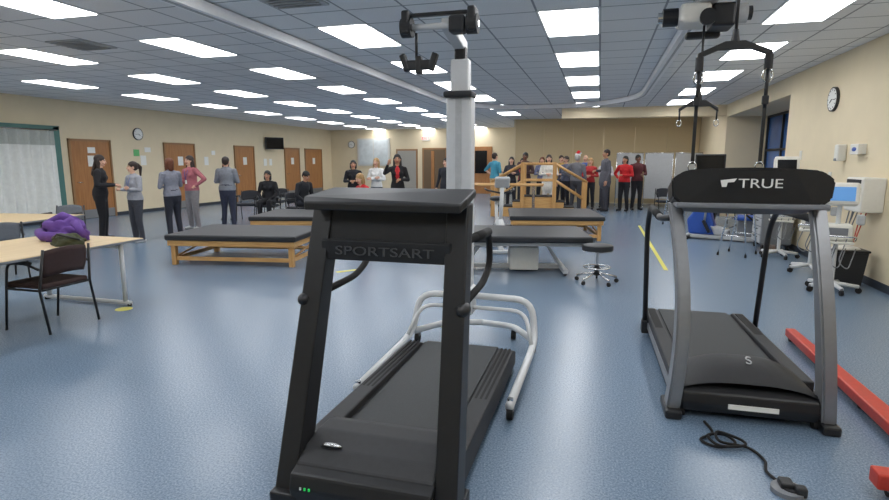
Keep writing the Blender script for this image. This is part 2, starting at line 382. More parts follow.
for x in (cxx-.25,cxx+.25):
    o.box((x,-.36,2.61),(.06,.13,.17),BLACK,bev=.015); o.cyl((x-.04,-.36,2.58),(x+.04,-.36,2.58),.07,BLACK2)
    o.cyl((x-.045,-.36,2.58),(x+.045,-.36,2.58),.022,CHR)
o.box((cxx+.14,-.36,2.58),(.12,.12,.12),BLACK2,bev=.02)
o.tube([(cxx-.18,-.36,2.54),(cxx-.18,-.36,2.36)],.011,BLACK,6)
o.box((cxx-.16,-.36,2.31),(.24,.05,.07),BLACK,bev=.01)
for x in (-.11,0,.11): o.box((cxx-.16+x,-.36,2.31 if x==0 else 2.33),(.045,.06,.13),BLACK,rot=(0,x*3,0),bev=.01)
o.done()

# ---------------------------------------------------------------- treadmill 2 (silver, curved)
o=B('treadmill',(.945,3.6,0),math.radians(1.0))
for sx in (-1,1):
    x=sx*.435
    # bowed silver uprights with rectangular section
    t=bmesh.new(); Rn=[]
    for k in range(15):
        u=k/14; z=.03+u*1.3; y=.02-.05*math.sin(u*math.pi)+.26*u*u; wd=.14-.05*u; xx=x-sx*.03*math.sin(u*math.pi)-sx*.025*u-.05*u*u
        Rn.append([t.verts.new((xx+a,y+b,z)) for a,b in ((-.040,-wd/2),(.040,-wd/2),(.040,wd/2),(-.040,wd/2))])
    for i in range(14):
        for k in range(4): t.faces.new((Rn[i][k],Rn[i][(k+1)%4],Rn[i+1][(k+1)%4],Rn[i+1][k]))
    t.faces.new(Rn[0]);t.faces.new(Rn[-1]); bmesh.ops.recalc_face_normals(t,faces=t.faces)
    bmesh.ops.bevel(t,geom=[e for e in t.edges if abs((e.verts[0].co-e.verts[1].co).z)>.02],offset=.012,segments=2,affect='EDGES'); o.add(t,SILV,False)
    o.bx(min(x-.05,x+.05),max(x-.05,x+.05),-.1,.16,0,.06,BLACK,bev=.015)
    # long handrails down to rear of deck
    xr=sx*.485
    o.tube([(sx*.40-.05,.22,1.24),(xr-.04,.35,1.22),(xr,1.42,1.21),(xr,1.58,1.02),(xr-sx*.03,1.62,.12)],.022,BLACK,12,fil=.12)
    o.tube([(xr-.035,.5,1.22),(xr,1.3,1.211)],.028,RUB,12)
    o.box((xr-sx*.03,1.62,.1),(.06,.1,.12),BLACK,bev=.01)
    o.prism([(sx*.43,.2,.05),(sx*.43,2.0,.05),(sx*.43,2.0,.15),(sx*.43,1.9,.2),(sx*.43,.2,.22)],(-sx*.1,0,0),BLACK2,bev=.012)
    o.bx(min(sx*.35,sx*.41),max(sx*.35,sx*.41),.5,1.85,.198,.208,RUB)
    o.prism([(sx*.437,.2,.09),(sx*.437,1.98,.09),(sx*.437,1.98,.14),(sx*.437,.2,.16)],(-sx*.01,0,0),SILV)
    o.cyl((sx*.38-.02,.0,.035),(sx*.38+.02,.0,.035),.035,RUB)
    o.bx(min(sx*.40,sx*.30),max(sx*.40,sx*.30),1.85,1.98,.0,.08,BLACK,bev=.015)
o.bx(-.34,.34,.3,1.96,.06,.17,BLACK2); o.bx(-.30,.30,.35,1.97,.17,.181,BELT); o.cyl((-.3,1.95,.125),(.3,1.95,.125),.055,BELT)
o.prism([(-.385,y,z) for y,z in [(-.03,.045),(-.05,.10),(-.04,.17),(.02,.21),(.02,.045)]],(.77,0,0),BLACK,bev=.012)
# domed hood
t=bmesh.new(); nx,ny=20,14; G=[]
for i in range(nx+1):
    row=[]
    for j in range(ny+1):
        u=i/nx*2-1; v=j/ny
        y=-.02+.56*v; z=.19+.15*(1-abs(u)**3)*math.sin(math.pi*min(1,v*1.0+.08))**.7*(1 if v<.96 else .4)
        row.append(t.verts.new((u*.385,y,max(.17,z))))
    G.append(row)
for i in range(nx):
    for j in range(ny): t.faces.new((G[i][j],G[i+1][j],G[i+1][j+1],G[i][j+1]))
o.add(t,BLACK2,True); o.bx(-.38,.38,0,.53,.05,.2,BLACK2,bev=.01)
o.bx(-.12,.16,-.057,-.05,.09,.12,PAPER); o.text('S',.09,Matrix.Translation((.02,.13,.348))@Matrix.Rotation(.5,4,'X'),LGREY)
# console
CX=-.055
cp=[];lo=[]
for k in range(21):
    u=k/20*2-1; cp.append((CX+u*.45,0,1.565-.025*u*u-(.05*max(0,abs(u)-.85)/.15)))
for k in range(21):
    u=1-k/20*2; lo.append((CX+u*.44,0,1.315+.012*u*u+(.05*max(0,abs(u)-.85)/.15)))
t=bmesh.new(); vs=[t.verts.new((a,.1+.03*abs(a)/.47,c)) for a,b,c in cp+lo]; fc=t.faces.new(vs)
r=bmesh.ops.extrude_face_region(t,geom=[fc]); bmesh.ops.translate(t,vec=(0,.17,-.05),verts=[g for g in r['geom'] if isinstance(g,bmesh.types.BMVert)])
bmesh.ops.recalc_face_normals(t,faces=t.faces); bmesh.ops.bevel(t,geom=[e for e in t.edges],offset=.012,segments=2,affect='EDGES'); o.add(t,BLACK)
o.bx(CX-.42,CX+.42,.08,.24,1.315,1.345,GREY,bev=.008)
o.text('TRUE',.078,Matrix.Translation((CX+.04,.085,1.465))@FACE_S@Matrix.Diagonal((1.3,1,1,1)),PAPER)
o.prism([(CX-.17,.087,1.445),(CX-.18,.087,1.485),(CX-.09,.087,1.497),(CX-.105,.087,1.475),(CX-.14,.087,1.472),(CX-.145,.087,1.445)],(0,-.004,0),PAPER)
o.done()

# power cord
o=B('power_cord')
pts=[(.72,3.5,.012),(.74,3.36,.012),(.66,3.25,.012),(.74,3.18,.014),(.84,3.25,.016),(.80,3.34,.016),(.70,3.28,.03),(.74,3.17,.03),(.87,3.20,.03),(.88,3.29,.02),(.76,3.32,.04),(.75,3.2,.04),(.9,3.22,.012),(.95,3.1,.012),(.93,2.98,.012),(.97,2.88,.012)]
cp=[]
for i in range(len(pts)-1):
    P0,P1,P2,P3=[Vector(pts[max(0,min(len(pts)-1,i+k))]) for k in (-1,0,1,2)]
    for j in range(6):
        u=j/6; cp.append(.5*((2*P1)+(P2-P0)*u+(2*P0-5*P1+4*P2-P3)*u*u+(3*P1-P0-3*P2+P3)*u**3))
cp=[Vector((c.x-.03,c.y,max(.009,c.z))) for c in cp]
o.tube(cp,.008,RUB,8); o.box((.95,2.85,.025),(.06,.08,.05),BLACK,bev=.01)
o.cyl((.955,2.83,.0),(.955,2.83,.022),.075,GREY,seg=28); o.cyl((.97,2.83,.022),(.97,2.83,.03),.045,BLACK2); o.box((1.0,2.8,.03),(.05,.05,.05),BLACK2,bev=.01)
o.done()

# red lift base
o=B('patient_lift',(0,0,0))
o.prism([(1.68,5.45,.04),(1.76,5.45,.04),(1.80,2.85,.04),(1.66,2.85,.04)],(0,0,.07),RED,bev=.01)
o.prism([(2.50,4.3,.04),(2.58,4.3,.04),(2.54,2.85,.04),(2.42,2.85,.04)],(0,0,.07),RED,bev=.01)
o.bx(1.34,2.6,2.87,2.97,.05,.13,RED,bev=.01); o.box((2.3,2.92,1.0),(.09,.09,1.8),RED,bev=.01); o.tube([(2.3,2.92,1.85),(2.5,3.6,2.0)],.035,RED); o.tube([(2.5,3.6,2.0),(2.5,3.6,1.85)],.012,CHR); o.box((2.5,3.6,1.85),(.3,.04,.04),BLACK,bev=.01)
o.tube([(2.3,2.97,.9),(2.42,3.3,1.92)],.025,CHR)
for x,y in ((1.72,5.4),(2.54,4.25),(1.42,2.92),(2.55,2.92),(1.72,4.0)):
    o.cyl((x-.018,y,.03),(x+.018,y,.03),.03,RUB); o.box((x,y,.05),(.04,.04,.04),SILV)
o.done()

# ---------------------------------------------------------------- mat tables
def mat_table(loc,rot,L,W,h=.5,wood_=True):
    o=B('therapy_mat_table',loc,rot)
    o.box((0,0,h-.045),(L,W,.09),VINYL,bev=.025,seg=3)
    if wood_:
        for s in (-1,1):
            o.box((0,s*(W/2-.05),h-.13),(L-.06,.035,.09),OAK,bev=.004); o.box((s*(L/2-.05),0,h-.13),(.035,W-.06,.09),OAK,bev=.004)
            for q in (-1,1): o.box((s*(L/2-.1),q*(W/2-.1),(h-.12)/2),(.075,.075,h-.12),OAKZ,bev=.006)
            o.box((0,s*(W/2-.1),.1),(L-.2,.03,.06),OAK,bev=.003); o.box((s*(L/2-.1),0,.1),(.03,W-.2,.06),OAK)
            o.tube([(s*(L/2-.1),-W/2+.1,.12),(s*(L/2-.1),W/2-.1,h-.18)],.015,OAKZ,6); o.tube([(s*(L/2-.1),W/2-.1,.12),(s*(L/2-.1),-W/2+.1,h-.18)],.015,OAKZ,6)
    else:
        o.box((0,0,h-.12),(L-.1,W-.15,.05),LGREY,bev=.01)
        o.box((.15,0,.2),(.42,.5,.34),WPL,bev=.02); o.box((0,0,.05),(L*.7,.08,.06),WHT,bev=.01)
        for s in (-1,1):
            o.box((s*L*.34,0,.06),(.07,W*.75,.06),WHT,bev=.01)
            o.tube([(s*L*.33,-.2,.08),(s*L*.22,-.2,h-.14)],.022,WHT); o.tube([(s*L*.33,.2,.08),(s*L*.22,.2,h-.14)],.022,WHT)
            for q in (-1,1): o.cyl((s*L*.34-.015,q*W*.34,.035),(s*L*.34+.015,q*W*.34,.035),.035,RUB)
    o.done()
mat_table((-5.5,7.8,0),math.radians(9),2.1,1.45,.48)
mat_table((-1.2,8.1,0),math.radians(12),2.1,1.35,.58,False)
mat_table((-.95,12.2,0),math.radians(10),1.9,2.0,.5)
mat_table((-3.75,10.9,0),math.radians(14),1.75,1.9,.5)
mat_table((-6.2,10.6,0),math.radians(14),1.6,1.8,.5)

# stool
o=B('rolling_stool',(.02,7.45,0))
o.cyl((0,0,.44),(0,0,.5),.2,VINYL,seg=32); o.ell((0,0,.5),(.2,.2,.025),VINYL); o.cyl((0,0,.425),(0,0,.44),.19,CHR,seg=32)
o.cyl((0,0,.12),(0,0,.43),.02,CHR); o.cyl((0,0,.1),(0,0,.24),.032,BLACK)
o.tube([(.17*math.cos(a),.17*math.sin(a),.21) for a in [k*math.pi/12 for k in range(24)]],.011,CHR,8,closed=True)
for k in range(5):
    a=k*2*math.pi/5+.3; c,s_=math.cos(a),math.sin(a)
    o.tube([(0,0,.14),(.13*c,.13*s_,.11),(.27*c,.27*s_,.075)],.015,CHR,8); o.cyl((.27*c,.27*s_,.05),(.27*c,.27*s_,.08),.01,CHR)
    o.cyl((.27*c-.012*s_,.27*s_+.012*c,.028),(.27*c+.012*s_,.27*s_-.012*c,.028),.028,RUB); o.tube([(0,0,.2),(.17*c,.17*s_,.21)],.007,CHR,6)
o.done()

# exercise bike
o=B('exercise_bike',(-1.72,9.75,0),math.radians(200))
for y in (-.42,.42): o.box((0,y,.04),(.5,.09,.06),WHT,bev=.015)
o.tube([(0,-.42,.06),(0,-.1,.22),(0,.42,.06)],.045,WHT,12,fil=.1); o.ell((0,.15,.38),(.09,.27,.25),WHT); o.cyl((-.1,.15,.36),(.1,.15,.36),.15,GREY,seg=28)
o.tube([(0,-.1,.2),(0,-.22,.88)],.03,WHT,12); o.ell((0,-.25,.92),(.12,.16,.05),BLACK)
o.tube([(0,.2,.4),(0,.36,1.15)],.035,WHT,12); o.box((0,.36,1.24),(.26,.08,.2),LGREY,rot=(-.4,0,0),bev=.03); o.box((0,.315,1.25),(.18,.006,.12),SCREEN,rot=(-.4,0,0))
o.tube([(-.25,.05,1.12),(-.25,.2,1.1),(0,.36,1.05),(.25,.2,1.1),(.25,.05,1.12)],.016,BLACK,10,fil=.08)
for s in (-1,1): o.tube([(s*.1,.15,.36),(s*.13,.15+s*.12,.36-s*.1)],.013,CHR); o.box((s*.19,.15+s*.12,.36-s*.1),(.1,.09,.025),BLACK,bev=.006)
o.done()

# ---------------------------------------------------------------- training stairs / parallel bars
o=B('training_staircase',(-1.7,16.4,0),math.radians(4))
st=.15; tr=.28
for side in (-1,1):
    for k in range(3):
        x0=side*(.45+tr*k); x1=side*(.45+tr*(k+1)); h=st*(3-k)
        o.bx(min(x0,x1),max(x0,x1),-.4,.4,0,h-.02,OAK); o.bx(min(x0,x1)-.01,max(x0,x1)+.01,-.41,.41,h-.02,h,RUB)
o.bx(-.45,.45,-.4,.4,0,.58,OAK); o.bx(-.46,.46,-.41,.41,.58,.6,RUB)
for y in (-.45,.45):
    for x in (-1.3,-.45,.45,1.3): o.box((x,y,(.5 if abs(x)>1 else .78)),(.11,.08,1.0 if abs(x)>1 else 1.56),OAKZ,bev=.006)
    o.tube([(-1.36,y,1.0),(-.45,y,1.52),(.45,y,1.52),(1.36,y,1.0)],.04,OAKZ,10)
    o.tube([(-1.3,y,.5),(-.45,y,1.05),(.45,y,1.05),(1.3,y,.5)],.03,OAKZ,10)
o.done()
o=B('parallel_bars',(-2.5,14.6,0),math.radians(4))
for y in (-.32,.32):
    o.tube([(-1.1,y,.98),(1.1,y,.98)],.028,OAK,12)
    for x in (-.85,.85): o.cyl((x,y,.06),(x,y,.96),.024,CHR); o.box((x,y,.03),(.1,.3,.06),OAK,bev=.01)
for x in (-.85,.85): o.box((x,0,.02),(.12,.9,.04),OAK,bev=.01)
o.done()

# ---------------------------------------------------------------- tables & chairs at left
def table(loc,rot,L,W,name='folding_table'):
    o=B(name,loc,rot)
    o.box((0,0,.725),(W,L,.03),TABW,bev=.006); o.box((0,0,.722),(W+.012,L+.012,.022),GREY,bev=.005)
    for s in (-1,1):
        for q in (-1,1): 
            o.tube([(q*(W/2-.1),s*(L/2-.22),.71),(q*(W/2-.1),s*(L/2-.22),.05)],.024,WHT,12)
        o.tube([(-W/2+.03,s*(L/2-.22),.035),(W/2-.03,s*(L/2-.22),.035)],.024,WHT,12); o.tube([(-W/2+.1,s*(L/2-.22),.66),(W/2-.1,s*(L/2-.22),.66)],.016,WHT)
        for q in (-1,1): o.cyl((q*(W/2-.05),s*(L/2-.22),0),(q*(W/2-.05),s*(L/2-.22),.03),.022,RUB)
    o.done()
table((-5.6,3.83,0),0,2.4,1.3); table((-8.75,6.0,0),math.radians(8),1.9,1.6)
def chair(loc,rot,seat=BURG,back=BURG,arms=True,name='stacking_armchair'):
    o=B(name,loc,rot)  # faces +y
    o.box((0,.02,.45),(.48,.46,.05),seat,bev=.022,seg=3)
    # curved back
    t=bmesh.new(); n=12;G=[]
    for i in range(n+1):
        u=i/n*2-1; row=[]
        for j in range(7):
            v=j/6; hw=.225-.02*(v-.5)**2*4; z=.56+.25*v-.025*u*u; y=-.225-.05*v+.05*u*u
            row.append((u*hw,y,z))
        G.append(row)
    F=[[t.verts.new(p) for p in r] for r in G]; K=[[t.verts.new((p[0],p[1]-.03,p[2])) for p in r] for r in G]
    for i in range(n):
        for j in range(6):
            t.faces.new((F[i][j],F[i+1][j],F[i+1][j+1],F[i][j+1])); t.faces.new((K[i][j],K[i][j+1],K[i+1][j+1],K[i+1][j]))
    for i in range(n): t.faces.new((F[i][0],K[i][0],K[i+1][0],F[i+1][0])); t.faces.new((F[i][6],F[i+1][6],K[i+1][6],K[i][6]))
    for j in range(6): t.faces.new((F[0][j],F[0][j+1],K[0][j+1],K[0][j])); t.faces.new((F[n][j],K[n][j],K[n][j+1],F[n][j+1]))
    bmesh.ops.recalc_face_normals(t,faces=t.faces); o.add(t,back,True)
    for s in (-1,1):
        x=s*.26
        o.tube([(x,-.27,.012),(x,-.2,.42),(x*.9,-.26,.80)],.012,BLACK,8)
        if arms:
            o.tube([(x,.27,.012),(x,.2,.45),(x,.16,.655),(x,-.05,.67),(x,-.22,.62)],.012,BLACK,8,fil=.06); o.tube([(x,.17,.672),(x,-.12,.675)],.02,BLACK2,8)
        else: o.tube([(x*.9,.25,.012),(x*.9,.2,.43)],.012,BLACK,8)
        o.tube([(x,-.2,.42),(x,.2,.42)],.011,BLACK,8)
    o.tube([(-.26,-.2,.42),(.26,-.2,.42)],.011,BLACK,8); o.tube([(-.26,.2,.42),(.26,.2,.42)],.011,BLACK,8)
    o.done()
chair((-5.1,4.0,0),math.radians(90))
GF=mat('grey_fabric',(110,114,120),.8); NF=mat('charcoal_fabric',(46,48,54),.8)
chair((-9.2,7.6,0),math.radians(200),GF,GF,True); chair((-7.75,5.4,0),math.radians(70),GF,GF)
for x,y,a in ((-9.1,12.9,200),(-8.35,12.65,190),(-7.2,12.3,250),(-9.0,14.1,180)): chair((x,y,0),math.radians(a),NF,NF)
# jacket + bag on table
def lump(name,loc,dims,m,seed,m2=None,rot=0,amp=.3):
    t=bmesh.new(); bmesh.ops.create_icosphere(t,subdivisions=4,radius=1)
    from mathutils import noise as NN
    for v in t.verts:
        d=NN.noise(v.co*1.7+Vector((seed,0,0)))*amp+NN.noise(v.co*4+Vector((0,seed,0)))*amp*.5
        v.co*=(1+d); v.co.x*=dims[0];v.co.y*=dims[1];v.co.z=v.co.z*dims[2]+dims[2]*.35
        if v.co.z<0: v.co.z=0
    o=B(name,loc,rot); o.add(t,m,True); return o
PUR=mat('purple_fleece',(98,66,140),.9,bump=.3); OLV=mat('olive_bag_fabric',(62,66,44),.85)
o=lump('purple_jacket',(-5.65,4.68,.7425),(.28,.16,.16),PUR,3,amp=.5); 
o.tube([(-.25,-.1,.08),(-.1,-.18,.055),(.2,-.17,.055),(.3,-.12,.045)],[.05,.052,.05,.035],PUR,12); o.tube([(.12,.05,.2),(-.05,.03,.25),(-.2,-.02,.17),(-.28,-.05,.06)],[.04,.055,.05,.03],PUR,12); o.tube([(.15,.0,.19),(.25,-.05,.12),(.3,-.02,.05)],[.05,.045,.035],PUR,12)
o.done()
o=lump('shoulder_bag',(-5.22,4.35,.7425),(.19,.1,.09),OLV,8); o.tube([(-.15,-.05,.08),(0,-.12,.13),(.18,-.03,.07)],.012,BLACK,8); o.done()

# floor marks
o=B('floor_tape_line'); o.bx(.985,1.045,8.6,14.5,0,.002,YEL); o.done()
o=B('floor_tape_line'); o.box((-3.5,7.3,.001),(.08,.4,.002),YEL,rot=(0,0,-.7)); o.box((-1.43,5.1,.001),(.05,.25,.002),YEL); o.done()
o=B('floor_marker_dot',(-4.95,4.68,0)); o.cyl((0,0,0),(0,0,.003),.085,YEL,seg=28); o.done()
# ---------------------------------------------------------------- right side equipment
o=B('waste_bin',(3.12,8.2,0))
t=bmesh.new(); bmesh.ops.create_cube(t,size=1)
for v in t.verts: k=1 if v.co.z>0 else .8; v.co=Vector((v.co.x*.42*k,v.co.y*.32*k,v.co.z*.46+.23))
o.add(t,BLACK2); o.box((0,0,.46),(.45,.35,.03),BLACK,bev=.01); o.ell((.0,0,.47),(.17,.12,.05),WPL); o.done()
def cart(loc,rot,h=1.05,name='vital_signs_cart',scr=True):
    o=B(name,loc,rot)
    for k in range(5):
        a=k*2*math.pi/5; c,s=math.cos(a),math.sin(a)
        o.tube([(0,0,.11),(.28*c,.28*s,.08)],.024,WHT,8); o.cyl((.28*c-.015*s,.28*s+.015*c,.035),(.28*c+.015*s,.28*s-.015*c,.035),.035,RUB)
        o.cyl((.28*c,.28*s,.05),(.28*c,.28*s,.09),.014,GREY)
    o.cyl((0,0,.1),(0,0,h),.026,WHT); o.box((0,0,.62),(.34,.3,.03),WPL,bev=.01); o.box((0,.02,.74),(.3,.26,.2),WPL,bev=.03); o.box((0,-.115,.75),(.2,.006,.1),GREY)
    o.tube([(-.17,-.15,.66),(-.17,-.3,.72),(.17,-.3,.72),(.17,-.15,.66)],.012,CHR,8,fil=.05)
    o.box((0,0,h+.08),(.36,.16,.27),WPL,rot=(-.25,0,0),bev=.03); o.box((0,-.085,h+.09),(.27,.006,.17),SCRB if scr else SCREEN,rot=(-.25,0,0))
    for q in (-.1,.0,.1): o.tube([(q,-.1,.68),(q-.08,-.22,.4),(q+.03,-.2,.3),(q+.1,-.05,.55)],.007,GREY,6,fil=.08)
    o.box((.22,0,.9),(.08,.16,.12),LGREY,bev=.02)
    o.done()
cart((2.84,7.75,0),math.radians(-15),1.12); cart((3.0,9.0,0),math.radians(-20),.95); 
cart((2.95,10.3,0),math.radians(-10),1.45,'computer_cart',False)
# supply trolley with drawers beside the carts
o=B('supply_cart',(3.1,11.3,0),0)
o.box((0,0,.5),(.5,.6,.78),GREY,bev=.02)
for k in range(5): o.box((-.255,0,.2+.15*k),(.012,.54,.13),LGREY,bev=.004); o.box((-.27,0,.23+.15*k),(.02,.2,.015),BLACK2)
o.box((0,0,.905),(.54,.64,.03),WPL,bev=.01); o.box((.02,.1,1.02),(.2,.24,.2),WPL,bev=.01); o.cyl((-.1,-.18,.92),(-.1,-.18,1.12),.05,BLUE)
for x in (-.2,.2):
    for y in (-.25,.25): o.cyl((x-.015,y,.05),(x+.015,y,.05),.05,RUB); o.box((x,y,.09),(.03,.03,.04),SILV)
o.done()
# walkers
for lx,ly,lr in ((2.35,10.4,60),(1.95,14.9,20)):
    o=B('walking_frame',(lx,ly,0),math.radians(lr))
    for s in (-1,1):
        o.tube([(s*.27,-.22,.02),(s*.24,-.14,.86),(s*.24,.1,.86),(s*.27,.22,.02)],.0135,CHR,10,fil=.07); o.tube([(s*.24,-.12,.868),(s*.24,.06,.868)],.02,RUB,10)
        o.tube([(s*.262,-.19,.35),(s*.262,.19,.35)],.011,CHR,8)
        for y in (-.22,.22): o.cyl((s*.27,y,0),(s*.27,y,.05),.018,RUB)
    o.tube([(-.25,.15,.62),(.25,.15,.62)],.012,CHR,8); o.tube([(-.255,.17,.45),(.255,.17,.45)],.012,CHR,8)
    o.done()
o=B('wall_medical_unit',(XR,8.35,1.17))
o.box((-.13,0,0),(.26,.5,.44),WPL,bev=.02)
for k in range(4): o.cyl((-.26,-.18+.12*k,.08),(-.30,-.18+.12*k,.08),.032,GREY); o.cyl((-.26,-.18+.12*k,-.08),(-.285,-.18+.12*k,-.08),.025,BLACK2)
o.box((-.265,0,.17),(.01,.4,.05),BLACK2)
for q,m in ((-.15,RED),(.1,GREY),(.2,GREY)): o.tube([(-.2,q,-.22),(-.24,q,-.5),(-.2,q+.12,-.66),(-.12,q+.2,-.45),(-.1,q+.1,-.22)],.008,m,6,fil=.15)
o.done()
o=B('soap_dispenser',(XR,9.45,1.72)); o.box((-.06,0,0),(.12,.14,.24),WPL,bev=.02); o.box((-.08,0,-.1),(.1,.08,.04),GREY,bev=.01); o.done()
o=B('glove_box_holder',(XR,8.9,1.76)); o.box((-.05,0,0),(.1,.26,.14),WPL,bev=.008); o.ell((-.1,0,0),(.01,.07,.03),BLUE); o.done()
o=B('wall_outlets')
for y,z in ((7.3,1.1),(9.9,1.35),(10.6,1.3),(11.3,1.7)): o.bx(XR-.012,XR,y-.05,y+.05,z-.08,z+.08,WPL)
o.done()
# recumbent cross trainer
o=B('recumbent_cross_trainer',(2.5,12.3,0),math.radians(70))
o.box((0,0,.06),(.3,1.4,.08),LGREY,bev=.02); 
for y in (-.65,.65): o.box((0,y,.04),(.6,.09,.08),BLACK,bev=.02)
o.prism([(-.13,.1,.1),(-.13,.65,.1),(-.13,.7,.4),(-.13,.45,.75),(-.13,.3,.75),(-.13,.2,.4)],(.26,0,0),BLUE,bev=.04)
o.prism([(-.15,-.1,.1),(-.15,.15,.1),(-.15,.25,.3),(-.15,-.1,.22)],(.3,0,0),LGREY,bev=.03)
o.tube([(0,.4,.7),(0,.38,1.05)],.035,GREY); o.box((0,.35,1.12),(.3,.06,.22),BLACK,rot=(-.4,0,0),bev=.02); o.box((0,.31,1.12),(.2,.006,.13),SCRB,rot=(-.4,0,0))
o.box((0,-.4,.48),(.44,.42,.09),BLUE,bev=.04,seg=3); o.box((0,-.63,.8),(.42,.09,.6),BLUE,rot=(.2,0,0),bev=.04,seg=3); o.box((0,-.4,.27),(.12,.3,.35),GREY,bev=.02)
for s in (-1,1):
    o.tube([(s*.16,.35,.35),(s*.24,.3,.85),(s*.2,-.02,1.12)],.022,LGREY,10,fil=.12); o.tube([(s*.2,.02,1.09),(s*.19,-.1,1.18)],.028,RUB)
    o.box((s*.2,.3,.28),(.12,.05,.28),BLACK,rot=(-.5,0,0),bev=.01); o.tube([(s*.26,-.55,.45),(s*.27,-.3,.65)],.02,BLACK)
o.done()
# TV cart
o=B('television_cart',(2.4,13.7,0),math.radians(-12))
for s in (-1,1): o.box((s*.3,0,.05),(.05,.6,.05),BLACK,bev=.01); o.tube([(s*.15,0,.06),(s*.15,0,1.5)],.03,BLACK)
o.box((0,0,.6),(.5,.4,.03),BLACK); o.box((0,-.05,1.52),(.62,.06,.46),BLACK,bev=.01); o.box((0,-.083,1.52),(.56,.005,.4),SCREEN)
for s in (-1,1):
    for y in (-.26,.26): o.cyl((s*.3-.015,y,.03),(s*.3+.015,y,.03),.03,RUB)
o.box((0,0,.07),(.6,.05,.04),BLACK); o.done()
# privacy screen
o=B('privacy_screen',(1.95,20.4,0))
pg=mat('pale_grey_screen_fabric',(176,178,180),.85)
for i in range(3):
    a=(.25,-.25,.25)[i]; cx=-.95+i*.95
    o.box((cx,0,1.08),(.9,.02,1.55),pg,rot=(0,0,a)); 
    for s in (-1,1): x=cx+s*.45*math.cos(a); y=s*.45*math.sin(a); o.tube([(x,y,.02),(x,y,1.88)],.014,CHR); 
    o.tube([(cx-.45*math.cos(a),-.45*math.sin(a),1.87),(cx+.45*math.cos(a),.45*math.sin(a),1.87)],.014,CHR)
    for s in (-1,1): x=cx+s*.45*math.cos(a); y=s*.45*math.sin(a); o.tube([(x,y-.18,.02),(x,y+.18,.02)],.014,CHR)
o.done()
chair((2.5,16.0,0),math.radians(170),NF,NF); chair((1.9,17.2,0),math.radians(190),NF,NF); chair((3.0,15.2,0),math.radians(100),BURG,BURG)
# low storage cabinet under window
o=B('storage_cabinet',(3.95,14.5,0)); o.box((0,0,.42),(.5,2.6,.84),OAK,bev=.01)
for k in range(4): o.box((-.255,-.97+.65*k,.42),(.012,.6,.74),OAKZ,bev=.004); o.tube([(-.27,-.75+.65*k,.5),(-.27,-.75+.65*k,.62)],.006,CHR,6)
o.done()

